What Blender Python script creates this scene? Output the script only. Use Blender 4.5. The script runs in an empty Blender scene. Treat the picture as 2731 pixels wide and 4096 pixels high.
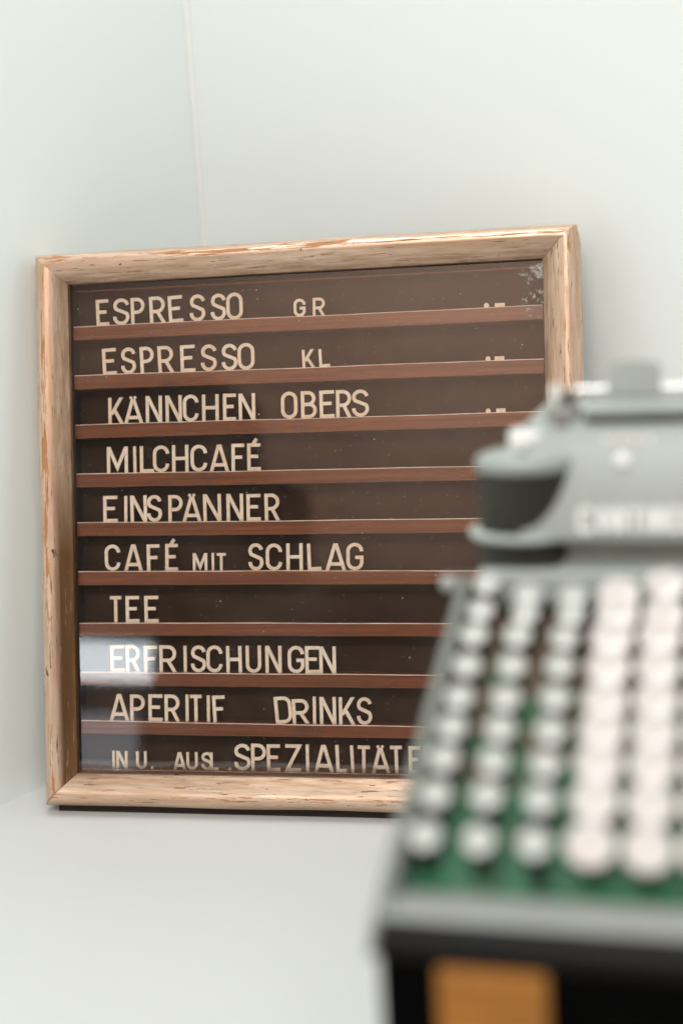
import bpy, bmesh, math, random
from mathutils import Vector, Matrix
random.seed(7)
C = bpy.context.scene.collection
R = math.radians
# ------------------------------------------------------------------ camera
scene = bpy.context.scene
cam_d = bpy.data.cameras.new('camera'); cam = bpy.data.objects.new('camera', cam_d); C.objects.link(cam)
cam_R = Vector((0.99826857, -0.0108693, -0.05780767)); cam_U = Vector((0.05882065, 0.18446714, 0.98107696)); cam_F = Vector((0, 0.98277858, -0.18478708))
m = Matrix((cam_R, cam_U, -cam_F)).transposed().to_4x4(); m.translation = Vector((0, 0, 0.4231))
cam.matrix_world = m
cam_d.sensor_fit = 'VERTICAL'; cam_d.sensor_height = 36.0; cam_d.sensor_width = 24.0
cam_d.lens = 50.0; cam_d.clip_start = 0.01; cam_d.clip_end = 60
cam_d.dof.use_dof = True; cam_d.dof.focus_distance = 1.065; cam_d.dof.aperture_fstop = 3.2
scene.camera = cam
# ------------------------------------------------------------------ world and lamps (indoor light)
w = bpy.data.worlds.new('World'); scene.world = w; w.use_nodes = True
bg = w.node_tree.nodes['Background']; bg.inputs[0].default_value = (0.90, 0.99, 1.0, 1); bg.inputs[1].default_value = 0.46
def area(name, loc, aim, sx, sy, power, col):
    d = bpy.data.lights.new(name, 'AREA'); d.shape = 'RECTANGLE'; d.size = sx; d.size_y = sy; d.energy = power; d.color = col
    o = bpy.data.objects.new(name, d); C.objects.link(o); o.location = loc
    o.rotation_euler = (Vector(aim) - Vector(loc)).to_track_quat('-Z', 'Y').to_euler(); return o
area('ceiling_light', (-0.12, 0.92, 1.9), (-0.05, 0.93, 0.0), 0.9, 0.45, 10, (1.0, 0.98, 0.96))
area('front_ceiling_light', (0.05, -0.55, 1.6), (-0.08, 1.05, 0.2), 1.1, 0.6, 17, (1.0, 0.98, 0.96))
area('wall_fill_light', (-0.9, -1.5, 2.5), (-0.9, -2.4, 1.2), 1.8, 0.5, 72, (1.0, 0.96, 0.92))  # unseen fill, added to brighten the wall mirrored in the glass
area('distant_window', (-1.66, -1.05, 0.325), (-0.19, 1.07, 0.12), 0.42, 0.10, 1.45, (0.88, 0.95, 1.0))
area('pale_reflection_lamp', (-1.67, -1.05, 0.12), (-0.19, 1.07, 0.06), 0.38, 0.15, 0.32, (0.9, 0.93, 1.0))  # unseen lamp added for the pale smear low in the glass
scene.view_settings.view_transform = 'Standard'; scene.view_settings.look = 'None'
scene.view_settings.exposure = 0; scene.view_settings.gamma = 1
scene.cycles.use_denoising = True
scene.cycles.max_bounces = 10; scene.cycles.transparent_max_bounces = 16
# ------------------------------------------------------------------ helpers
def obj(name, bm, mats, parent=None, smooth=False, M=None):
    me = bpy.data.meshes.new(name)
    bmesh.ops.recalc_face_normals(bm, faces=bm.faces[:])
    bm.to_mesh(me); bm.free()
    for mt in (mats if isinstance(mats, (list, tuple)) else [mats]): me.materials.append(mt)
    if smooth:
        me.polygons.foreach_set('use_smooth', [True] * len(me.polygons))
    o = bpy.data.objects.new(name, me); C.objects.link(o)
    if parent: o.parent = parent
    if M is not None: o.matrix_local = M
    return o
def auto_smooth(o, ang=35):
    me = o.data
    bm = bmesh.new(); bm.from_mesh(me)
    for e in bm.edges:
        e.smooth = not (len(e.link_faces) == 2 and e.calc_face_angle(0) > R(ang))
    for f in bm.faces: f.smooth = True
    bm.to_mesh(me); bm.free(); return o
def box(bm, x0, x1, y0, y1, z0, z1, bev=0, seg=2, mi=0):
    r = bmesh.ops.create_cube(bm, size=1)
    vs = r['verts']
    for v in vs: v.co = Vector((x0 + (v.co.x + .5) * (x1 - x0), y0 + (v.co.y + .5) * (y1 - y0), z0 + (v.co.z + .5) * (z1 - z0)))
    fs = set(f for v in vs for f in v.link_faces)
    for f in fs: f.material_index = mi
    if bev:
        es = list(set(e for v in vs for e in v.link_edges))
        bmesh.ops.bevel(bm, geom=es, offset=bev, segments=seg, profile=.5, affect='EDGES')
def lathe(bm, prof, cx=0, cy=0, n=40, mi=0):
    rings = []
    for r_, z in prof:
        if r_ < 1e-6: rings.append([bm.verts.new((cx, cy, z))])
        else: rings.append([bm.verts.new((cx + r_ * math.cos(2 * math.pi * k / n), cy + r_ * math.sin(2 * math.pi * k / n), z)) for k in range(n)])
    for a, b in zip(rings, rings[1:]):
        for k in range(n):
            q = [a[k % len(a)], a[(k + 1) % len(a)], b[(k + 1) % len(b)], b[k % len(b)]]
            u = []
            for v in q:
                if v not in u: u.append(v)
            if len(u) > 2:
                f = bm.faces.new(u); f.material_index = mi
def tube(bm, p0, p1, r_, n=16):
    p0 = Vector(p0); p1 = Vector(p1); q = (p1 - p0).to_track_quat('Z', 'Y').to_matrix()
    A = [bm.verts.new(p0 + q @ Vector((r_ * math.cos(2*math.pi*k/n), r_ * math.sin(2*math.pi*k/n), 0))) for k in range(n)]
    B = [bm.verts.new(p1 + q @ Vector((r_ * math.cos(2*math.pi*k/n), r_ * math.sin(2*math.pi*k/n), 0))) for k in range(n)]
    for k in range(n): bm.faces.new((A[k], A[(k+1) % n], B[(k+1) % n], B[k]))
    bm.faces.new(A[::-1]); bm.faces.new(B)
def extrude_profile(bm, prof, a0, a1, mi=None):
    """profile of (b, z) swept along a"""
    A = [bm.verts.new((a0, b, z)) for b, z in prof]; B = [bm.verts.new((a1, b, z)) for b, z in prof]
    n = len(prof)
    for k in range(n):
        f = bm.faces.new((A[k], A[(k+1) % n], B[(k+1) % n], B[k]))
        if mi: f.material_index = mi[k]
    bm.faces.new(A[::-1]); bm.faces.new(B)
# ------------------------------------------------------------------ materials
class NT:
    def __init__(s, name):
        s.m = bpy.data.materials.new(name); s.m.use_nodes = True; s.t = s.m.node_tree
        s.b = s.t.nodes['Principled BSDF']; s.out = s.t.nodes['Material Output']
    def n(s, typ, **kw):
        x = s.t.nodes.new(typ)
        for k, v in kw.items():
            if k.startswith('i_'): x.inputs[k[2:].replace('_', ' ')].default_value = v
            else: setattr(x, k, v)
        return x
    def l(s, a, b): s.t.links.new(a, b)
    def coord(s, scale=(1, 1, 1), kind='Object'):
        tc = s.n('ShaderNodeTexCoord'); mp = s.n('ShaderNodeMapping'); mp.inputs['Scale'].default_value = scale
        s.l(tc.outputs[kind], mp.inputs[0]); return mp.outputs[0]
    def noise(s, vec, scale=5., detail=4., rough=.5, dist=0., rnd=False):
        x = s.n('ShaderNodeTexNoise'); x.inputs['Scale'].default_value = scale; x.inputs['Detail'].default_value = detail
        x.inputs['Roughness'].default_value = rough; x.inputs['Distortion'].default_value = dist; s.l(vec, x.inputs['Vector'])
        if rnd:
            x.noise_dimensions = '4D'; oi = s.n('ShaderNodeObjectInfo'); mm = s.n('ShaderNodeMath', operation='MULTIPLY'); mm.inputs[1].default_value = 37.
            s.l(oi.outputs['Random'], mm.inputs[0]); s.l(mm.outputs[0], x.inputs['W'])
        return x.outputs[0]
    def ramp(s, fac, *stops, interp='LINEAR'):
        x = s.n('ShaderNodeValToRGB'); x.color_ramp.interpolation = interp; e = x.color_ramp.elements
        while len(e) < len(stops): e.new(.5)
        for k, (p, c) in enumerate(stops):
            e[k].position = p; e[k].color = (c, c, c, 1) if isinstance(c, (int, float)) else (*c, 1)
        s.l(fac, x.inputs[0]); return x.outputs[0]
    def mix(s, fac, a, b):
        x = s.n('ShaderNodeMix', data_type='RGBA')
        if isinstance(fac, (int, float)): x.inputs[0].default_value = fac
        else: s.l(fac, x.inputs[0])
        for i, c in ((6, a), (7, b)):
            if isinstance(c, tuple): x.inputs[i].default_value = (*c, 1)
            else: s.l(c, x.inputs[i])
        return x.outputs[2]
    def math(s, op, a, b=0.):
        x = s.n('ShaderNodeMath', operation=op)
        for i, c in ((0, a), (1, b)):
            if isinstance(c, (int, float)): x.inputs[i].default_value = c
            else: s.l(c, x.inputs[i])
        return x.outputs[0]
    def bump(s, h, strength=.3, dist=.001):
        x = s.n('ShaderNodeBump'); x.inputs['Strength'].default_value = strength; x.inputs['Distance'].default_value = dist
        s.l(h, x.inputs['Height']); s.l(x.outputs[0], s.b.inputs['Normal'])
    def set(s, col=None, rough=None, metal=None, spec=None):
        if col is not None:
            if isinstance(col, tuple): s.b.inputs['Base Color'].default_value = (*col, 1)
            else: s.l(col, s.b.inputs['Base Color'])
        for nm, v in (('Roughness', rough), ('Metallic', metal), ('Specular IOR Level', spec)):
            if v is None: continue
            if isinstance(v, (int, float)): s.b.inputs[nm].default_value = v
            else: s.l(v, s.b.inputs[nm])
        return s.m
def paint(name, col, rough=.45, var=.06, sc=30., spec=.5, metal=0., bump=.05):
    t = NT(name); v = t.coord(); n1 = t.noise(v, sc, 5)
    c = t.mix(t.ramp(n1, (.3, 0.), (.7, 1.)), tuple(x * (1 - var) for x in col), tuple(min(1, x * (1 + var)) for x in col))
    t.bump(t.noise(v, sc * 12, 3), bump, .0004)
    return t.set(c, rough, metal, spec)

def wall_mat(name, col):
    t = NT(name); v = t.coord()
    c = t.mix(t.ramp(t.noise(v, 3.2, 3), (.35, 0.), (.65, 1.)), tuple(x * .985 for x in col), col)
    t.bump(t.noise(v, 260, 3), .04, .0004)
    return t.set(c, .5, 0, .35)
M_wall = wall_mat('painted_wall', (.80, .86, .85))
M_wall2 = wall_mat('painted_side_wall', (.83, .90, .885))
M_counter = wall_mat('painted_counter', (.64, .66, .655))

def rail_mat(name, inner_refl, less=0.):
    t = NT(name)
    v = t.coord((9, 190, 60)); vf = t.coord((38, 560, 220)); vp = t.coord((60, 130, 130)); raw = t.coord()
    sep = t.n('ShaderNodeSeparateXYZ'); t.l(raw, sep.inputs[0]); y = sep.outputs[1]
    g = t.noise(v, 1., 6, .6, .3, True); gf = t.noise(vf, 1., 5, .6, .2, True); sp = t.noise(vp, 1., 4, .6, 0., True); big = t.noise(raw, 14, 3, .5, 0., True)
    base = t.mix(t.ramp(g, (.3, 0.), (.7, 1.)), (.54, .35, .23), (.85, .66, .52))
    base = t.mix(t.ramp(gf, (.42, 0.), (.66, .7)), base, (.50, .31, .19))
    # peeling: pale ground, orange wood under it, concentrated along the ridge
    ridge = t.ramp(t.math('ABSOLUTE', t.math('SUBTRACT', y, .0172)), (.0, 1.), (.0045, 0.))
    pk = t.math('ADD', t.math('MULTIPLY', g, .42), t.math('MULTIPLY', gf, .58))
    pk = t.math('ADD', pk, t.math('MULTIPLY', ridge, .10))
    pk = t.math('ADD', pk, t.math('MULTIPLY', t.math('SUBTRACT', big, .5), .22))
    pk = t.math('SUBTRACT', pk, less)
    chip = t.ramp(pk, (.592, 0.), (.612, 1.))
    pale = t.ramp(pk, (.575, 0.), (.6, .75), (.64, 0.))
    wood = t.mix(gf, (.55, .26, .10), (.36, .16, .07))
    col = t.mix(chip, t.mix(pale, base, (.86, .74, .62)), wood)
    crack = t.ramp(t.noise(t.coord((55, 950, 400)), 1., 4, .55, .4, True), (.635, 0.), (.665, 1.))
    spot = t.ramp(sp, (.68, 0.), (.70, 1.))
    dk = t.math('MAXIMUM', crack, spot)
    col = t.mix(dk, col, (.10, .05, .025))
    # browner towards the inner lip, broken up by the grain
    lip = t.ramp(y, (.0, 1.), (.0125, 0.))
    lipd = t.math('MULTIPLY', lip, t.ramp(t.math('ADD', t.math('MULTIPLY', gf, .5), t.math('MULTIPLY', g, .5)), (.36, .15), (.6, .95)))
    if inner_refl:  # inner face painted brown for the dark surroundings it reflects
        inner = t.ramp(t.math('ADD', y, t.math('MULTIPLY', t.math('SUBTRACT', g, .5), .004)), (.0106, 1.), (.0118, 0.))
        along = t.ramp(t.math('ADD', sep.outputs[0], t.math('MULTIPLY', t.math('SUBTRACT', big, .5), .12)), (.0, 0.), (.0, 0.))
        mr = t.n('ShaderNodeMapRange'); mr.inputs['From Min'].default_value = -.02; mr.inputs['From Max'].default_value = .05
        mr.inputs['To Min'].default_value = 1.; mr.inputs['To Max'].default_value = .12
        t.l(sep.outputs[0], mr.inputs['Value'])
        refl_mask = t.math('MULTIPLY', t.math('MULTIPLY', inner, mr.outputs[0]), t.ramp(gf, (.60, 1.), (.66, .45)))
        col = t.mix(refl_mask, col, t.mix(g, (.08, .036, .015), (.25, .12, .045)))
        gold = t.ramp(t.noise(t.coord((14, 600, 300)), 1., 3, .5, 0., True), (.68, 0.), (.70, 1.))
        col = t.mix(t.math('MULTIPLY', gold, inner), col, (.80, .45, .18))
    col = t.mix(t.math('MULTIPLY', lipd, .92), col, (.20, .10, .045))
    h = t.math('SUBTRACT', t.math('MULTIPLY', gf, .35), t.math('ADD', t.math('MULTIPLY', chip, .35), t.math('MULTIPLY', dk, .9)))
    t.bump(h, .6, .0006)
    rough = t.math('ADD', .34, t.math('MULTIPLY', chip, .3))
    metal = t.math('MULTIPLY', t.math('SUBTRACT', 1., t.math('MAXIMUM', chip, dk)), .55)
    return t.set(col, rough, metal, .5)
M_rail = rail_mat('peeling_bronze_paint_on_wood', False)
M_rail_c = rail_mat('smoother_bronze_paint_on_wood', False, .06)
M_rail_refl = rail_mat('peeling_bronze_paint_dark_reflection_inside', True)

def mahogany():
    t = NT('mahogany'); v = t.coord((6, 420, 300)); g = t.noise(v, 1., 5, .6, .5, True); f = t.noise(t.coord((90, 1300, 900)), 1., 4, .6, 0., True)
    b = t.noise(t.coord((12, 20, 20)), 1., 3, .5, 0., True)
    c = t.mix(t.ramp(g, (.3, 0.), (.7, 1.)), (.095, .022, .005), (.26, .070, .018))
    c = t.mix(t.ramp(f, (.45, 0.), (.7, .8)), c, (.09, .026, .013))
    c = t.mix(t.ramp(b, (.62, 0.), (.75, .75)), c, (.06, .022, .012))
    t.bump(f, .25, .0003)
    return t.set(c, .33, 0, .5)
M_mah = mahogany()
M_edge2 = paint('gloss_line_mahogany_edge', (.36, .15, .07), .3, .3, 60)  # brighter brown painted on the lower chamfer for its gloss line
M_edge = paint('lit_dusty_mahogany_edge', (.78, .60, .48), .3, .3, 60)  # pale colour stands in for the lit upper edge and its dust
def felt():
    t = NT('brown_felt'); v = t.coord(); c = t.mix(t.ramp(t.noise(v, 26, 5, .6), (.3, 0.), (.7, 1.)), (.038, .019, .011), (.078, .042, .027))
    c = t.mix(t.ramp(t.noise(v, 700, 2), (.35, 0.), (.65, .5)), c, (.028, .015, .009))
    t.bump(t.noise(v, 900, 2), .12, .0003)
    return t.set(c, .95, 0, .1)
M_felt = felt()
def letter_mat():
    t = NT('cream_plastic'); v = t.coord((1, 1, 1))
    oi = t.n('ShaderNodeObjectInfo')
    c = t.mix(oi.outputs['Random'], (.84, .62, .47), (.90, .73, .59))
    c = t.mix(t.ramp(t.noise(v, 320, 4, .6, 0., True), (.40, 0.), (.75, .55)), c, (.56, .38, .26))
    c = t.mix(t.ramp(t.noise(v, 170, 2, .5, 0., True), (.77, 0.), (.80, .8)), c, (.22, .10, .05))
    return t.set(c, .5, 0, .3)
M_let = letter_mat()
def glass_mat():
    t = NT('dusty_glass'); t.t.nodes.remove(t.b)
    v = t.coord(); tr = t.n('ShaderNodeBsdfTransparent'); gl = t.n('ShaderNodeBsdfGlossy'); gl.inputs['Roughness'].default_value = .035
    tr.inputs[0].default_value = (.975, .985, .98, 1)
    fr = t.n('ShaderNodeFresnel'); fr.inputs[0].default_value = 1.5
    geo = t.n('ShaderNodeNewGeometry'); fac = t.math('MULTIPLY', t.math('MULTIPLY', fr.outputs[0], 1.85), t.math('SUBTRACT', 1., geo.outputs['Backfacing']))
    m1 = t.n('ShaderNodeMixShader'); t.l(fac, m1.inputs[0]); t.l(tr.outputs[0], m1.inputs[1]); t.l(gl.outputs[0], m1.inputs[2])
    df = t.n('ShaderNodeBsdfDiffuse'); df.inputs[0].default_value = (.75, .72, .68, 1)
    # specks: small round ones, larger rare ones, short hairs
    def specks(scale, r_, keep, sc=(1, 1, 1)):
        vo = t.n('ShaderNodeTexVoronoi'); vo.inputs['Scale'].default_value = scale; vo.inputs['Randomness'].default_value = 1
        t.l(t.coord(sc), vo.inputs['Vector'])
        near = t.math('LESS_THAN', vo.outputs['Distance'], r_)
        sx = t.n('ShaderNodeSeparateColor'); t.l(vo.outputs['Color'], sx.inputs[0])
        return t.math('MULTIPLY', near, t.math('GREATER_THAN', sx.outputs[0], keep))
    s = t.math('MAXIMUM', specks(250, .075, .72), specks(90, .055, .82))
    s = t.math('MAXIMUM', t.math('MULTIPLY', s, .38), t.math('MULTIPLY', specks(70, .022, .75, (1, .35, 1)), .5))
    sep = t.n('ShaderNodeSeparateXYZ'); t.l(v, sep.inputs[0])
    film = t.ramp(t.noise(v, 11, 4, .6), (.35, .002), (.75, .011))
    # corroded salt at the upper right corner
    dx = t.math('SUBTRACT', .394, sep.outputs[0]); dy = t.math('SUBTRACT', .404, sep.outputs[1])
    d = t.math('SQRT', t.math('ADD', t.math('MULTIPLY', dx, t.math('MULTIPLY', dx, 5.)), t.math('MULTIPLY', dy, t.math('MULTIPLY', dy, .6))))
    near = t.ramp(d, (.0, 1.), (.055, 0.))
    blot = t.ramp(t.math('ADD', t.noise(v, 190, 5, .65), t.math('MULTIPLY', near, .26)), (.68, 0.), (.80, .6))
    blot = t.math('MULTIPLY', blot, t.ramp(near, (.02, 0.), (.3, 1.)))
    rail_haze = t.math('MULTIPLY', t.ramp(t.math('ADD', sep.outputs[1], t.math('MULTIPLY', t.noise(v, 60, 3), .006)), (.0285, .62), (.0370, 0.)), t.ramp(t.noise(v, 150, 3), (.3, .5), (.6, 1.)))  # brown haze painted along the bottom for the rail's reflection
    f2 = t.math('MAXIMUM', t.math('MAXIMUM', s, t.math('MAXIMUM', film, rail_haze)), blot)
    dcol = t.mix(t.ramp(blot, (.0, 0.), (.2, 1.)), (.80, .77, .73), (.50, .56, .53)); dcol = t.mix(t.ramp(rail_haze, (.0, 0.), (.2, 1.)), dcol, (.16, .10, .07)); t.l(dcol, df.inputs[0])
    m2 = t.n('ShaderNodeMixShader'); t.l(f2, m2.inputs[0]); t.l(m1.outputs[0], m2.inputs[1]); t.l(df.outputs[0], m2.inputs[2])
    t.l(m2.outputs[0], t.out.inputs[0]); return t.m
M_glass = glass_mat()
M_gap = paint('dark_wood_and_rebate_shade', (.018, .011, .008), .8)
# ------------------------------------------------------------------ setting: counter and two walls meeting in a corner
def struct(o): o['kind'] = 'structure'; return o
WA = Vector((-0.2885, 1.0666, 0)); wang = R(36.0)
wd = Vector((math.sin(wang), math.cos(wang), 0)); wn = Vector((wd.y, -wd.x, 0))
corner = WA + wd * ((Vector((-0.1045, 1.3075, 0)) - WA).dot(wd))
def slab(name, origin, xa, ya, x0, x1, y0, y1, th, mat):
    """slab with its front face at origin, spanned by xa (horizontal) and ya"""
    za = xa.cross(ya); M = Matrix((xa, ya, za)).transposed().to_4x4(); M.translation = origin
    bm = bmesh.new(); box(bm, x0, x1, y0, y1, -th, 0); return struct(obj(name, bm, mat, None, False, M))
Zv = Vector((0, 0, 1))
slab('left_wall', corner, wd, Zv, -2.2, 0.0, -0.02, 2.0, .03, M_wall2)
slab('back_wall', corner, wn, Zv, -.03, 1.9, -0.02, 2.0, .03, M_wall)
bm = bmesh.new(); box(bm, -2.5, 2.5, -.25, 3.0, -.04, 0); struct(obj('counter', bm, M_counter))
# rounded bead of filler in the corner
bm = bmesh.new(); rr = .0045
pts = [Vector((0, 0))] + [Vector((-rr + rr * math.sin(a), rr - rr * math.cos(a))) for a in [R(90) * k / 8 for k in range(9)]]
prof = [corner + wd * p.x + wn * p.y for p in pts]
lo = [bm.verts.new((p.x, p.y, .0005)) for p in prof]; hi = [bm.verts.new((p.x, p.y, 1.99)) for p in prof]
for k in range(len(pts)): bm.faces.new((lo[k], lo[(k+1) % len(pts)], hi[(k+1) % len(pts)], hi[k]))
struct(obj('corner_bead', bm, wall_mat('corner_filler', (.80, .85, .83)), None, True))
# unseen blocks and wall, added to shape what the glass mirrors
M_dark = paint('dark_block_paint', (.012, .009, .007), .6, .2, 6)
bm = bmesh.new()
box(bm, -3.2, -1.76, -2.3, -1.9, -1., 1.33, .01); box(bm, -1.75, -1.56, -2.3, -1.9, -1., 1.0, .01); struct(obj('unseen_dark_blocks', bm, M_dark))
bm = bmesh.new(); box(bm, -1.55, 1.4, -2.3, -1.9, -1., .62, .01); struct(obj('unseen_brown_block', bm, paint('brown_block_paint', (.07, .04, .028), .6, .2, 6)))
bm = bmesh.new(); box(bm, -5.0, 2.2, -2.5, -2.4, -1., 2.5); struct(obj('room_wall', bm, paint('warm_room_wall', (.70, .46, .35), .7, .12, 1.2)))

# ------------------------------------------------------------------ menu board
U = Vector((0.97919875, -0.20290343, 0)); V = Vector((0.03865361, 0.18653979, 0.98168671)); N = Vector((-0.1991876, -0.96126641, 0.19050248))
O = Vector((-0.24428938, 1.05170602, 0.0061))
BW, BH = .4201, .4306
board = bpy.data.objects.new('menu_board', None); C.objects.link(board)
MB = Matrix((U, V, N)).transposed().to_4x4(); MB.translation = O; board.matrix_world = MB; board.empty_display_size = .05
board['label'] = 'wooden framed café price board with cream letters on brown felt, leaning in the corner'; board['category'] = 'menu board'
IL, IR, IB, IT = .0263, .3932, .0252, .4065      # the opening
PROF = [(0.0, -.0072), (0.0, -.0024), (.0012, -.0010), (.004, .0014), (.008, .0046), (.011, .0066), (.0135, .0078), (.0160, .0082), (.0185, .0076), (.0210, .0056), (.0232, .0026), (.0246, -.0008), (.0253, -.0050), (.0253, -.0280), (.0180, -.0300), (.0045, -.0300), (.0045, -.0072)]
def rail(L, width, adj, mat, cen, ang, seed):
    """L = inner length; local x along, y outward, z to the front"""
    rnd = random.Random(seed); bm = bmesh.new(); sc = width / .0253; nseg = 40; gap = .00012
    wob = [(rnd.uniform(-1, 1), rnd.uniform(8, 25), rnd.uniform(0, 6)) for _ in range(4)]
    rings = []
    for k in range(nseg + 1):
        t = k / nseg; ring = []
        for j, (y, z) in enumerate(PROF):
            y *= sc; ya = y * adj / width; x = -(L / 2 + ya - gap) + t * (L + 2 * ya - 2 * gap)
            e = sum(a * math.sin(f * x * 2 + p) for a, f, p in wob) * .00022 * math.sin(math.pi * t)
            zz = z + (e if 2 < j < 12 else 0); yy = y + (e * .8 if 8 < j < 13 else 0)
            ring.append(bm.verts.new((x, yy, zz)))
        rings.append(ring)
    n = len(PROF)
    for a, b in zip(rings, rings[1:]):
        for j in range(n): bm.faces.new((a[j], a[(j+1) % n], b[(j+1) % n], b[j]))
    bm.faces.new(rings[0][::-1]); bm.faces.new(rings[-1])
    ML = Matrix.Translation(cen) @ Matrix.Rotation(ang, 4, 'Z'); MI = ML.inverted()
    for v in bm.verts:                       # corners of the frame rubbed round
        p = ML @ v.co
        for cx, cy, r_ in ((0, 0, .0015), (BW, 0, .003), (0, BH, .002), (BW, BH, .0065)):
            ux = (p.x - cx) * (1 if cx else -1); uy = (p.y - cy) * (1 if cy else -1)
            ex, ey = ux + r_, uy + r_
            if ex > 0 and ey > 0 and math.hypot(ex, ey) > r_:
                k = r_ / math.hypot(ex, ey); p.x = cx + (ex * k - r_) * (1 if cx else -1); p.y = cy + (ey * k - r_) * (1 if cy else -1)
        v.co = MI @ p
    o = obj('frame_rail', bm, mat, board, False, ML); auto_smooth(o, 38); return o
mx, my = (IL + IR) / 2, (IB + IT) / 2
rail(IR - IL, BH - IT, IL, M_rail, (mx, IT, 0), 0, 1)
rail(IT - IB, BW - IR, 0.0247, M_rail_c, (IR, my, 0), -math.pi / 2, 2)
rail(IR - IL, IB, IL, M_rail, (mx, IB, 0), math.pi, 3)
rail(IT - IB, IL, .0247, M_rail_refl, (IL, my, 0), math.pi / 2, 4)
bm = bmesh.new(); extrude_profile(bm, [(0.0002, -.006), (-.0048, -.0062), (-.0008, -.0275), (.0002, -.0275)], .009, BW - .009)
obj('foot_batten', bm, M_gap, board)
FELT = -.0240
bm = bmesh.new(); box(bm, IL - .004, IR + .004, IB - .004, IT + .004, -.0292, FELT); obj('felt_panel', bm, M_felt, board)
bm = bmesh.new()
box(bm, IL - .0040, IL + .00005, IB - .0038, IT + .0038, FELT + .0002, -.0092); box(bm, IR - .00005, IR + .0040, IB - .0038, IT + .0038, FELT + .0002, -.0092)
box(bm, IL + .0003, IR - .0003, IT - .00005, IT + .0038, FELT + .0002, -.0092); box(bm, IL + .0003, IR - .0003, IB - .0038, IB + .00005, FELT + .0002, -.0092)
obj('rebate_shade', bm, M_gap, board)  # near-black lining stands in for the shadow inside the rebate
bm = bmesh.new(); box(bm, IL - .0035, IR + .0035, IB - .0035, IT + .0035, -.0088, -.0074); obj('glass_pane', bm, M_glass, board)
# ledges: (top left, bottom left, top right, bottom right) heights above the lower edge
LED = [(.3744, .3637, .3735, .3629), (.3359, .3250, .3341, .3235), (.2974, .2865, .2955, .2851), (.2589, .2482, .2562, .2459), (.2206, .2099, .2175, .2072), (.1826, .1717, .1790, .1690), (.1421, .1322, .1401, .1303), (.1036, .0932, .1014, .0915), (.0656, .0553, .0626, .0540), (.0278, .0256, .0272, .0250)]
LX0, LX1 = .0275, .3922
def ledge_top(k, x): a = LED[k]; return a[0] + (a[2] - a[0]) * (x - LX0) / (LX1 - LX0)
def ledge(k):
    tl, bl, tr, br = LED[k]; zf = -.0094; zb = FELT - .0003; c = .00055
    bm = bmesh.new(); rings = []; rnd = random.Random(k); nseg = 24
    ph = [rnd.uniform(0, 6) for _ in range(3)]
    for s in range(nseg + 1):
        t = s / nseg; x = LX0 + (LX1 - LX0) * t; e = .00016 * (math.sin(9 * t + ph[0]) + .6 * math.sin(23 * t + ph[1]))
        yt = tl + (tr - tl) * t + e; yb = bl + (br - bl) * t + e * .6
        rings.append([bm.verts.new(p) for p in ((x, yt, zb), (x, yt, zf - c), (x, yt - c, zf), (x, yb + c * .5, zf), (x, yb, zf - c * .5), (x, yb, zb))])
    for a, b in zip(rings, rings[1:]):
        for j in range(6):
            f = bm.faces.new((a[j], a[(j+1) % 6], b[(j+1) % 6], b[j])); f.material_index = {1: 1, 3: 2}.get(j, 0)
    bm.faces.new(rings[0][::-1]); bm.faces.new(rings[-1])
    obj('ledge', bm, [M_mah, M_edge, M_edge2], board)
for k in range(10): ledge(k)
bm = bmesh.new(); box(bm, IL + .001, IR - .001, .4018, .4026, FELT, -.0135); obj('rebate_reflection_strip', bm, M_mah, board)  # thin strip modelled for the rebate's reflection line in the glass

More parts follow.
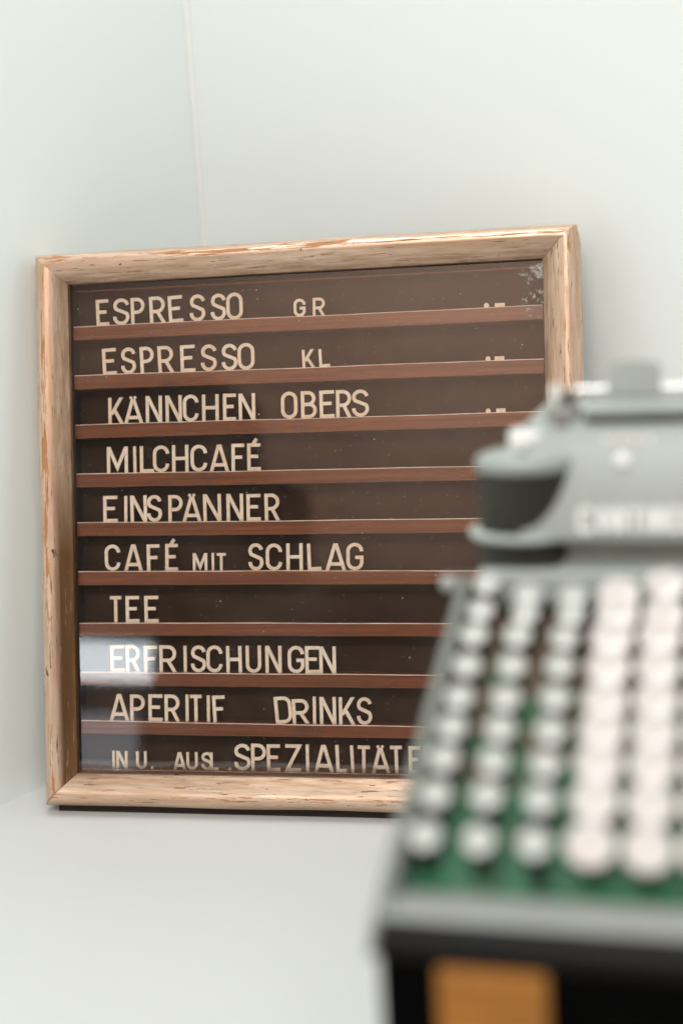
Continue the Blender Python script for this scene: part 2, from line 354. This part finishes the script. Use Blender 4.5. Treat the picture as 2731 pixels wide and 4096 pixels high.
# ------------------------------------------------------------------ letters cut from flat plastic
def arc(cx, cy, rx, ry, a0, a1, n=14): return [(cx + rx * math.cos(R(a0 + (a1 - a0) * k / n)), cy + ry * math.sin(R(a0 + (a1 - a0) * k / n))) for k in range(n + 1)]
def glyph(ch, W, H, t):
    h = t / 2; L, Rr, B, T = h, W - h, h, H - h; P = []; dots = []; m = .5 * H
    if ch == 'E': P = [[(W, T), (L, T), (L, B), (W, B)], [(L + h * .8, m + .02 * H), (W * .82, m + .02 * H)]]
    elif ch == 'É': P = [[(W, T), (L, T), (L, B), (W, B)], [(L + h * .8, m + .02 * H), (W * .82, m + .02 * H)], [(W * .45, H - .2 * t), (W * .72, H * 1.17)]]
    elif ch == 'F': P = [[(W, T), (L, T), (L, 0)], [(L + h * .8, m), (W * .82, m)]]
    elif ch == 'I': P = [[(W / 2, 0), (W / 2, H)]]
    elif ch == 'L': P = [[(L, H), (L, B), (W, B)]]
    elif ch == 'T': P = [[(0, T), (W, T)], [(W / 2, 0), (W / 2, T - h * .8)]]
    elif ch == 'H': P = [[(L, 0), (L, H)], [(Rr, 0), (Rr, H)], [(L + h * .8, m), (Rr - h * .8, m)]]
    elif ch == 'N': P = [[(L, 0), (L, H)], [(Rr, 0), (Rr, H)], [(L + h * .1, H), (Rr - h * .1, 0)]]
    elif ch == 'M': P = [[(L, 0), (L, H)], [(Rr, 0), (Rr, H)], [(L + h * .1, H), (W / 2, H * .2), (Rr - h * .1, H)]]
    elif ch in 'AÄ':
        H = H * .93 if ch == 'Ä' else H
        P = [[(L * 1.05, 0), (W / 2 - .12 * t, H)], [(W / 2 + .12 * t, H), (W - L * 1.05, 0)], [(W * .2, .235 * H), (W * .8, .235 * H)]]
        if ch == 'Ä': dots = [(W / 2 - 1.3 * h, H + .75 * h, h * .88), (W / 2 + 1.3 * h, H + .75 * h, h * .88)]
    elif ch == 'K': P = [[(L, 0), (L, H)], [(L + h, H * .36), (Rr, H)], [(W * .40, H * .56), (Rr * 1.02, 0)]]
    elif ch == 'Z': P = [[(0, T), (Rr, T), (L, B), (W, B)]]
    elif ch == 'U': r_ = W / 2 - h; P = [[(L, H)] + arc(W / 2, r_ + h, r_, r_, 180, 360) + [(Rr, H)]]
    elif ch == 'O': r_ = W / 2 - h; P = [arc(W / 2, H - h - r_, r_, r_, 0, 180) + arc(W / 2, h + r_, r_, r_, 180, 360) + ['c']]
    elif ch == 'C': r_ = W / 2 - h; P = [arc(W / 2, H - h - r_, r_, r_, 0, 180) + arc(W / 2, h + r_, r_, r_, 180, 360)]
    elif ch == 'G': r_ = W / 2 - h; P = [arc(W / 2, H - h - r_, r_, r_, 0, 180) + arc(W / 2, h + r_, r_, r_, 180, 360) + [(Rr, .47 * H), (W * .52, .47 * H)]]
    elif ch == 'S':
        rx = W / 2 - h; r1 = .25 * H - h * .6; r2 = .27 * H - h * .6
        P = [arc(W / 2, T - r1, rx * .96, r1, 8, 218) + arc(W / 2, B + r2, rx, r2, 36, -186)]
    elif ch in 'PR':
        md = .45 * H if ch == 'P' else .44 * H; r_ = (T - md) / 2
        rx = min(r_, W * .55)
        P = [[(L, 0), (L, T)] + arc(Rr - rx, (T + md) / 2, rx, r_, 90, -90) + [(L + h * .8, md)]]
        if ch == 'R': P.append([(W * .52, md - h * .3), (Rr * 1.0, 0)])
    elif ch == 'B':
        md = .51 * H; r1 = (T - md) / 2; r2 = (md - B) / 2
        P = [[(W * .5, B), (L, B), (L, T)] + arc(Rr * .92 - r1, (T + md) / 2, r1, r1, 90, -90) + [(L + h * .8, md)], [(W * .5, md)] + arc(Rr - r2, (B + md) / 2, r2, r2, 90, -90) + [(W * .45, B)]]
    elif ch == 'D':
        rx = W * .38; P = [[(L, B), (L, T)] + arc(Rr - rx, T - rx, rx, rx, 90, 0, 8) + arc(Rr - rx, B + rx, rx, rx, 0, -90, 8) + ['c']]
    elif ch == '.': dots = [(W / 2, W / 2, W / 2)]
    elif ch == '-': P = [[(0, H / 2), (W, H / 2)]]
    return P, dots
def ribbon(bm, pts, t, z0, z1, H):
    closed = pts[-1] == 'c'
    if closed: pts = pts[:-1]
    q = [Vector((p[0], p[1], 0)) for p in pts]
    d = [q[0]]
    for p in q[1:]:
        if (p - d[-1]).length > 1e-6: d.append(p)
    q = d
    if closed and (q[0] - q[-1]).length < 1e-6: q.pop()
    n = len(q); h = t / 2; Lf, Rt = [], []
    for k in range(n):
        if closed or 0 < k < n - 1:
            a = (q[k] - q[k-1]).normalized(); b = (q[(k+1) % n] - q[k]).normalized()
            na = Vector((-a.y, a.x, 0)); nb = Vector((-b.y, b.x, 0)); mm = (na + nb).normalized(); s = h / max(.35, mm.dot(na))
            Lf.append(q[k] + mm * s); Rt.append(q[k] - mm * s)
        else:
            a = (q[1] - q[0]).normalized() if k == 0 else (q[-1] - q[-2]).normalized()
            na = Vector((-a.y, a.x, 0)); l, r_ = q[k] + na * h, q[k] - na * h
            if abs(a.y) > .3 and (abs(q[k].y) < 1e-7 or abs(q[k].y - H) < 1e-7):
                l -= a * ((l.y - q[k].y) / a.y); r_ -= a * ((r_.y - q[k].y) / a.y)
            Lf.append(l); Rt.append(r_)
    vs = [[bm.verts.new((p.x, p.y, z)) for p in row] for row, z in ((Lf, z0), (Rt, z0), (Lf, z1), (Rt, z1))]
    for k in range(n if closed else n - 1):
        j = (k + 1) % n
        bm.faces.new((vs[2][k], vs[3][k], vs[3][j], vs[2][j])); bm.faces.new((vs[0][k], vs[0][j], vs[1][j], vs[1][k]))
        bm.faces.new((vs[0][k], vs[2][k], vs[2][j], vs[0][j])); bm.faces.new((vs[1][k], vs[1][j], vs[3][j], vs[3][k]))
    if not closed:
        for k in (0, n - 1): bm.faces.new((vs[0][k], vs[1][k], vs[3][k], vs[2][k]))
def glyph_mesh(bm, ch, W, H, t, z0, z1, step=.00004):
    P, dots = glyph(ch, W, H, t)
    for i, p in enumerate(P): ribbon(bm, p, t if ch != '-' else H, z0, z1 + step * i, H)
    for i, (x, y, r_) in enumerate(dots):
        n = 20; zt = z1 + step * (i + 4)
        a = [bm.verts.new((x + r_ * math.cos(2*math.pi*k/n), y + r_ * math.sin(2*math.pi*k/n), z0)) for k in range(n)]
        b = [bm.verts.new((v.co.x, v.co.y, zt)) for v in a]
        for k in range(n): bm.faces.new((a[k], a[(k+1) % n], b[(k+1) % n], b[k]))
        bm.faces.new(b); bm.faces.new(a[::-1])
ROWS = [
 "E 45.3 55.6, S 59.2 72.5, P 74.1 85.3, R 89.2 101.7, E 104.5 115.9, S 121.8 134.2, S 138.7 150.8, O 151.1 164.1, g 204.1 213.4, r 218.9 228.3, * 348.7 352.6, - 356.8 364.1",
 "E 49.7 61.1, S 65.2 77.2, P 80.7 91.9, R 95.3 107.7, E 113.5 125.2, S 130.0 142.6, S 146.5 158.9, O 159.3 172.6, k 210.0 219.1, l 223.0 231.2, * 349.1 352.8, - 355.8 362.9",
 "K 53.8 65.9, Ä 66.5 82.0, N 84.5 97.7, N 100.6 113.8, C 114.7 127.1, H 130.2 143.5, E 146.8 157.0, N 159.3 172.4, O 192.7 205.5, B 208.2 220.4, E 222.7 234.0, R 235.5 247.1, S 247.7 260.7, * 348.5 352.1, - 356.3 363.0",
 "M 51.9 69.1, I 73.0 76.5, L 79.0 90.5, C 89.5 102.6, H 105.0 118.2, C 120.1 133.3, A 135.4 150.8, F 152.7 162.8, É 165.2 175.8",
 "E 48.1 59.7, I 65.2 68.1, N 70.4 83.9, S 83.9 96.0, P 101.2 112.7, Ä 112.7 127.9, N 129.5 143.8, N 147.9 161.2, E 163.9 175.0, R 178.2 189.8",
 "C 48.4 61.1, A 64.4 79.5, F 83.1 93.4, É 98.0 108.1, m 120.1 131.7, i 135.3 137.3, t 139.3 146.4, S 164.4 176.3, C 178.3 191.1, H 194.4 207.2, L 210.9 221.3, A 224.8 240.7, G 241.1 254.2",
 "T 52.0 61.2, E 64.8 75.8, E 80.0 91.3",
 "E 51.5 63.1, R 64.0 75.4, F 79.0 89.7, R 91.6 105.2, I 111.1 113.4, S 116.9 129.0, C 129.4 142.2, H 145.4 157.7, U 160.9 173.1, N 176.4 189.2, G 193.9 206.7, E 207.5 218.5, N 218.6 231.5",
 "A 49.9 65.8, P 67.0 78.9, E 81.9 93.2, R 95.0 107.0, I 111.7 114.5, T 115.7 124.9, I 128.8 131.6, F 133.8 143.7, D 182.9 196.2, q 196.6 209.4, I 212.9 214.9, N 218.0 230.7, K 232.9 245.0, S 246.7 258.4",
 "i 51.2 53.7, n 54.6 63.8, u 71.0 79.6, . 82.6 85.0, a 101.4 111.4, u 111.8 120.8, s 123.7 132.6, l 130.8 137.4, . 145.0 147.4, S 150.1 163.0, P 163.6 175.3, E 175.9 186.4, Z 190.6 202.9, I 206.8 208.8, A 212.8 228.0, L 229.8 237.8, I 240.8 244.1, T 246.7 256.0, Ä 257.0 271.3, T 271.7 280.6, E 285.5 294.3, N 296.7 308.3"]
TILT = {(0, 0): 1.6, (0, 2): 1.6, (0, 3): 2.0, (0, 4): 2.4, (1, 0): 2.2, (1, 2): 1.5, (1, 3): 1.8, (1, 4): 1.4, (1, 8): 3.0, (1, 9): 2.0, (4, 1): -1.6, (3, 1): 0.4, (8, 8): 4.2, (8, 9): 2.2, (8, 7): 2.8, (9, 15): 1.6, (9, 16): 2.6, (9, 18): 0.5, (9, 19): 1.5, (5, 10): 1.5}
rl = random.Random(3)
for k, row in enumerate(ROWS):
    for i, it in enumerate(row.split(', ')):
        ch, a, b = it.split(); x0 = float(a) / 1000; x1 = float(b) / 1000; W = x1 - x0
        small = ch.islower(); H = .0207; t = .0026; name = 'letter'
        if ch == 'q': ch, H = 'R', .0187
        elif ch == '*': ch, H, name = '.', .0034, 'full_stop'
        elif ch == '.': H, t, name = .0026, .0026, 'full_stop'
        elif ch == '-': H, name = .0034, 'dash'
        elif small: ch, H, t = ch.upper(), .0137, .0021
        if ch == 'I' : t = .0024 if not small else .0019; xm = (x0 + x1) / 2; W = t; x0 = xm - t / 2
        if name == 'letter': H *= rl.uniform(.985, 1.01)
        bm = bmesh.new(); glyph_mesh(bm, ch, W, H, t, 0, .0011)
        tilt = R(TILT.get((k, i), 0.) + rl.uniform(-.7, .7)) if name == 'letter' else 0
        base = ledge_top(k, x0 + W / 2) + (.00005 if name == 'letter' else -.0002) + abs(math.sin(tilt)) * W * .5 * 0 
        Mx = Matrix.Translation((x0 + W / 2 + math.sin(tilt) * H / 2, base, -.0136 + rl.uniform(-.0004, .0004))) @ Matrix.Rotation(tilt, 4, 'Z') @ Matrix.Rotation(R(rl.uniform(-.6, 0)), 4, 'X') @ Matrix.Translation((-W / 2, 0, 0))
        obj(name, bm, M_let, board, False, Mx)
# a splinter standing off the lower rail and a stray fibre on the glass
bm = bmesh.new(); tube(bm, (.1065, .0262, .0005), (.1150, .0278, .0022), .00035, 6); tube(bm, (.1125, .0272, .0014), (.1155, .0300, .002), .0003, 6); obj('splinter', bm, M_gap, board)

# ------------------------------------------------------------------ adding machine
UM = Vector((0.96363045, -0.26723838, 0)); WM = Vector((0.26723838, 0.96363045, 0))
MO = Vector((0.02093658, 0.43906976, 0))
mach = bpy.data.objects.new('adding_machine', None); C.objects.link(mach)
MM = Matrix((UM, WM, Zv)).transposed().to_4x4(); MM.translation = MO; mach.matrix_world = MM; mach.empty_display_size = .05
mach['label'] = 'grey-green adding machine on a black case with columns of round pale keys'; mach['category'] = 'adding machine'
M_rim = paint('dull_olive_enamel', (.15, .165, .142), .5, .05, 40)
M_shell = paint('grey_green_enamel', (.315, .355, .335), .36, .05, 40)
M_char = paint('charcoal_enamel', (.006, .006, .006), .45, .1, 40, .12)
M_lip = paint('light_grey_enamel', (.25, .26, .245), .4, .05, 40)
M_bar = paint('light_bar_enamel', (.40, .45, .43), .35, .05, 40)
M_black = paint('black_enamel', (.0025, .0025, .0025), .8, .2, 40, 0.)
M_darkg = paint('shaded_green_enamel', (.028, .026, .020), .5, .2, 40, .3)  # dark colour carries the shade on the drum's side
M_green = paint('green_key_plate', (.025, .13, .062), .6, .2, 40)
def plate_mat():
    t = NT('worn_green_key_plate'); v = t.coord(); sep = t.n('ShaderNodeSeparateXYZ'); t.l(v, sep.inputs[0])
    k = t.math('ADD', t.noise(v, 75, 3, .6), t.math('MULTIPLY', t.math('SUBTRACT', sep.outputs[1], .06), 2.6))
    c = t.mix(t.ramp(k, (.42, 0.), (.62, 1.)), (.022, .125, .058), (.12, .075, .05))
    c = t.mix(t.ramp(t.noise(v, 120, 2, .5, 0.), (.55, 0.), (.65, .8)), c, (.012, .012, .008))
    return t.set(c, .55, 0, .4)
M_plate = plate_mat()
M_keyw = paint('white_key_plastic', (.60, .57, .55), .14, .03, 60)
M_keyg = paint('pale_grey_key_plastic', (.46, .48, .45), .14, .03, 60)
M_keys = paint('dark_key_rim', (.10, .10, .08), .4, .1, 60)
M_keyp = paint('cream_key_side', (.55, .48, .44), .4, .05, 60)
M_stem = paint('dark_key_stem', (.02, .015, .012), .5, .1, 60)
M_chrome = paint('chrome', (.78, .80, .80), .25, .03, 60, .5, 1.)
M_white = paint('white_enamel', (.82, .84, .82), .35, .03, 60)
M_raised = paint('pale_relief_enamel', (.66, .69, .67), .45, .03, 60)
M_brass = paint('orange_brass_plate', (.34, .135, .014), .6, .15, 60)
M_brassd = paint('plate_relief', (.25, .095, .012), .6, .15, 60)
AR = .176                                          # right end of the machine
TAN = math.tan(R(21.5))
def kz(b): return .231 + b * TAN                   # height of the key tops
# black case
bm = bmesh.new(); box(bm, -.0078, AR - .004, -.0404, .262, .0, .2108, .003, 3); auto_smooth(obj('case', bm, M_black, mach))
# orange plate with faint lines of relief, let into the black front
bm = bmesh.new(); box(bm, .0112, .0442, -.0424, -.0408, .150, .2075, .0006, 1); pl = obj('front_plate', bm, M_brass, mach)
bm = bmesh.new()
for j in range(9):
    z = .2010 - j * .0058; box(bm, .0140, .0415, -.0428, -.0425, z - .0006, z + .0006)
r_ = obj('relief_lines', bm, M_brassd, pl)
# front lip and side rims
bm = bmesh.new()
extrude_profile(bm, [(-.009, .1990), (-.009, .2146), (-.012, .2172), (-.018, .2186), (-.025, .2190), (-.030, .2188), (-.0335, .2181), (-.0365, .2168), (-.0390, .2148), (-.0405, .2120), (-.0409, .2090), (-.02, .2090)], -.0080, AR - .003, [0, 0, 0, 0, 0, 0, 1, 1, 1, 1, 0, 0])
auto_smooth(obj('front_lip', bm, [M_lip, M_char], mach), 50)
def rim(a0, a1):
    bm = bmesh.new()
    top = [(b, kz(b) + .0005) for b in (.138, .10, .06, .02, .0, -.012, -.022)] + [(-.030, .2185), (-.035, .2160), (-.0385, .2120), (-.0395, .2100)]
    prof = top + [(-.0395, .2080), (-.03, .2080), (.138, .2080)]
    A = [bm.verts.new((a0, b, z)) for b, z in prof]; B = [bm.verts.new((a1, b, z)) for b, z in prof]; n = len(prof)
    for k in range(n): bm.faces.new((A[k], A[(k+1) % n], B[(k+1) % n], B[k]))
    bm.faces.new(A[::-1]); bm.faces.new(B)
    es = [e for e in bm.edges if abs(e.verts[0].co.x - e.verts[1].co.x) < 1e-6 and max(e.verts[0].co.z, e.verts[1].co.z) > .2 and len(e.link_faces) == 2 and abs(e.calc_face_angle(0)) > 1]
    bmesh.ops.bevel(bm, geom=es, offset=.0012, segments=2, affect='EDGES')
    auto_smooth(obj('side_rim', bm, M_rim, mach), 50)
rim(-.0105, -.0062); rim(AR - .0045, AR)
# keyboard plate: a strip per column
for cidx in range(10):
    a0 = -.0060 + .0 if cidx == 0 else -.0090 + cidx * .018; a1 = .0088 + cidx * .018 if cidx < 9 else AR - .0047
    bm = bmesh.new(); off = .0155
    extrude_profile(bm, [(-.0088, kz(-.0088) - off), (.136, kz(.136) - off), (.136, kz(.136) - off - .004), (-.0088, kz(-.0088) - off - .004)], a0, a1)
    obj('plate_strip', bm, M_plate, mach)
# keys
def key_proto(r_, mt, ms, hgt):
    bm = bmesh.new()
    lathe(bm, [(0, -.0007), (r_ * .5, -.0005), (r_ * .82, -.00005), (r_ * .92, 0), (r_ * .985, -.0004)], 0, 0, 28, 0)
    lathe(bm, [(r_ * .985, -.0004), (r_, -.0011), (r_, -hgt + .0006), (r_ * .93, -hgt), (0, -hgt)], 0, 0, 28, 1)
    bmesh.ops.remove_doubles(bm, verts=bm.verts[:], dist=1e-7)
    o = obj('key', bm, [mt, ms], mach); auto_smooth(o, 60)
    bs = bmesh.new(); box(bs, -.0016, .0016, -.0026, .0026, -.0165, -hgt + .0001)
    for v in bs.verts:
        if v.co.z < -.01: v.co.x *= 2.4; v.co.y = v.co.y * 1.7 - .0030
    s = obj('key_stem', bs, M_stem, o)
    return o
small = key_proto(.0056, M_keyg, M_keys, .0026); large = key_proto(.0082, M_keyw, M_keyp, .0034)
used = set()
BS = [.0, .0185, .035, .051, .0667, .084, .1010, .1150]
for cidx in range(10):
    rows = list(BS)
    if cidx == 0: rows[7] = .1171; rows.append(.1334)
    elif cidx < 3: rows.append(.1238)
    elif cidx == 3: rows.append(.1250)
    else: rows.append(.1335 if cidx == 4 else .1290)
    src = small if cidx < 3 else large
    for j, b in enumerate(rows):
        if src not in used: o = src; used.add(src)
        else:
            o = src.copy(); C.objects.link(o); o.parent = mach
            for ch in src.children:
                s = ch.copy(); C.objects.link(s); s.parent = o
        up = 0.0012 if (cidx in (1, 2, 3) and j == 8) else 0
        up += rl.uniform(-.0006, .0006)
        if cidx == 4 and j == 3: b += .001
        o.matrix_local = Matrix.Translation((cidx * .0179 + (.0012 if j > 6 else 0) * (cidx > 0) + .0012 * (j / 8) * (cidx == 0), b, kz(b) + up)) @ Matrix.Rotation(R(40), 4, 'X')
        for s in o.children: s.matrix_local = Matrix.Identity(4)
# light bar behind the keys
bm = bmesh.new(); box(bm, -.0035, AR, 0.1385, .1475, .272, .2868, .0015, 3); auto_smooth(obj('rear_bar', bm, M_bar, mach))
# housing: sloped front, flat top
HP = [(.1476, .276), (.1476, .2860), (.1540, .2880), (.1550, .2945), (.1520, .2970), (.1432, .2988), (.1432, .3010), (.1580, .3300), (.1615, .3380), (.1650, .3425), (.1720, .3440), (.255, .3440), (.260, .3390), (.260, .2080), (.155, .2080)]
bm = bmesh.new(); extrude_profile(bm, HP, .0145, AR - .002)
o = auto_smooth(obj('housing', bm, M_shell, mach), 30)
# rounded left end: drum coloured dark for its shaded side, pale lid, ring
DC = (.0145, .1650)
bm = bmesh.new(); lathe(bm, [(0, .2085), (.0205, .2085), (.0205, .2975), (0, .2975)], *DC, 56); auto_smooth(obj('drum_foot', bm, M_darkg, mach))
bm = bmesh.new(); lathe(bm, [(0, .2976), (.0242, .2976), (.0250, .2984), (.0250, .2996), (.0240, .3006), (0, .3006)], *DC, 56); auto_smooth(obj('drum_ring', bm, M_bar, mach), 60)
bm = bmesh.new(); lathe(bm, [(0, .3007), (.0208, .3007), (.0208, .3262), (0, .3262)], *DC, 56); auto_smooth(obj('drum', bm, M_darkg, mach))
bm = bmesh.new(); lathe(bm, [(0, .3263), (.0212, .3263), (.0215, .3272), (.0213, .3300), (.0200, .3318), (.0160, .3330), (0, .3338)], *DC, 56); lid = auto_smooth(obj('drum_lid', bm, M_shell, mach), 60)
bm = bmesh.new(); lathe(bm, [(0, .3338), (.0022, .3338), (.0022, .3346), (0, .3348)], .0145, .1530, 20); obj('screw', bm, M_keys, lid)
bm = bmesh.new(); lathe(bm, [(0, .3318), (.0090, .3318), (.0094, .3346), (.0094, .3400), (.0084, .3414), (0, .3418)], .0160, .1705, 40); auto_smooth(obj('knob', bm, M_white, mach), 60)
bm = bmesh.new(); box(bm, .0260, .0330, .165, .185, .3350, .3442, .0008); obj('latch', bm, M_keys, mach)
# raised white maker's lettering on the slope
bmn = Vector((0, -(.3300 - .3010), .0148)).normalized()
sl = Vector((0, .0148, .0290)).normalized(); ML = Matrix((Vector((1, 0, 0)), sl, Vector((1, 0, 0)).cross(sl))).transposed().to_4x4()
ax = .0375
for i, ch in enumerate('CONTINENTAL'):
    W = .0066 if i == 0 else (.0020 if ch == 'I' else .0050); Hh = .0118 if i == 0 else .0100
    bm = bmesh.new(); glyph_mesh(bm, ch, W, Hh, .0022, 0, .0008)
    p = Vector((ax, .1432, .3010)) + sl * (.0002 if i == 0 else .0014) + Vector((1, 0, 0)).cross(sl) * .0001
    Mt = ML.copy(); Mt.translation = p; obj('raised_letter', bm, M_raised, mach, False, Mt); ax += W + .0012
# button and the little number marks above it
bq = Matrix((Vector((1, 0, 0)), sl, Vector((1, 0, 0)).cross(sl))).transposed().to_4x4(); bq.translation = Vector((.0551, .1573, .3293))
bm = bmesh.new(); lathe(bm, [(0, -.002), (.0031, -.002), (.0031, .0012), (.0024, .0019), (0, .0021)], 0, 0, 28); auto_smooth(obj('button', bm, M_white, mach, False, bq), 60)
M_tick = paint('faded_red_mark', (.62, .45, .38), .5, .1, 60)
for j in range(7):
    Mt = ML.copy(); Mt.translation = Vector((.0480 + j * .0029, .1612, .3372)); bm = bmesh.new(); box(bm, 0, .0011, -.0014, .0014, -.0006, .0006); obj('number_mark', bm, M_tick if j % 2 else M_white, mach, False, Mt)
# carriage: bar, rods, paper rest, left bracket
bm = bmesh.new(); extrude_profile(bm, [(.1690, .3462), (.1690, .3490), (.1760, .3525), (.1900, .3530), (.1980, .3500), (.1980, .3462)], .0385, AR + .01); auto_smooth(obj('carriage_bar', bm, M_shell, mach), 30)
bm = bmesh.new(); box(bm, .0395, AR, .1668, .2, .3447, .3461); obj('carriage_gap_shade', bm, M_stem, mach)  # dark strip stands in for the shadow under the carriage
bm = bmesh.new(); tube(bm, (.0335, .1850, .3558), (AR + .012, .1850, .3556), .0014, 20); auto_smooth(obj('carriage_rod', bm, M_chrome, mach))
bm = bmesh.new(); tube(bm, (.0395, .1800, .3528), (AR + .01, .1800, .3528), .0009, 12); auto_smooth(obj('carriage_rod', bm, M_keys, mach))
bm = bmesh.new(); ns = 16; a0, a1 = .0478, .0700
fr = [(a0, .3440)] + [(a0, .3648)] + [(a0 + (a1 - a0) * k / ns, .3648 + .0030 * math.sin(math.pi * (.15 + .7 * k / ns))) for k in range(ns + 1)] + [(a1, .3440)]
A = [bm.verts.new((a, .1795 + (z - .344) * .12, z)) for a, z in fr]; B = [bm.verts.new((a, .1811 + (z - .344) * .12, z)) for a, z in fr]; n = len(fr)
for k in range(n): bm.faces.new((A[k], A[(k+1) % n], B[(k+1) % n], B[k]))
bm.faces.new(A[::-1]); bm.faces.new(B); obj('paper_rest', bm, paint('paper_rest_enamel', (.36, .40, .38), .4), mach)
bm = bmesh.new(); box(bm, .0215, .0360, .176, .192, .3385, .3500, .003, 3); box(bm, .0235, .0300, .178, .190, .3490, .3560, .0025, 3); auto_smooth(obj('carriage_bracket', bm, M_lip, mach))
bm = bmesh.new(); lathe(bm, [(0, .3500), (.0020, .3500), (.0024, .3570), (.0018, .3590), (0, .3594)], .0262, .1800, 20); auto_smooth(obj('bracket_knob', bm, M_white, mach), 60)
bm = bmesh.new(); box(bm, .0300, .0345, .178, .188, .3505, .3560, .001); obj('rod_clamp', bm, M_keys, mach)
bm = bmesh.new(); lathe(bm, [(0, .3540), (.0018, .3540), (.0013, .3575), (.0004, .3610), (0, .3612)], .0385, .1880, 16); auto_smooth(obj('guide_pin', bm, M_shell, mach), 60)
# release lever on the left side
bm = bmesh.new(); tube(bm, (-.0050, .132, .2775), (-.0125, .130, .2805), .0020, 12); box(bm, -.0090, -.0020, .126, .136, .2740, .2800, .001); lv = auto_smooth(obj('lever', bm, M_stem, mach))
bm = bmesh.new(); bmesh.ops.create_uvsphere(bm, u_segments=20, v_segments=12, radius=.0033)
obj('lever_knob', bm, M_bar, lv, True, Matrix.Translation((-.0140, .130, .2840)))
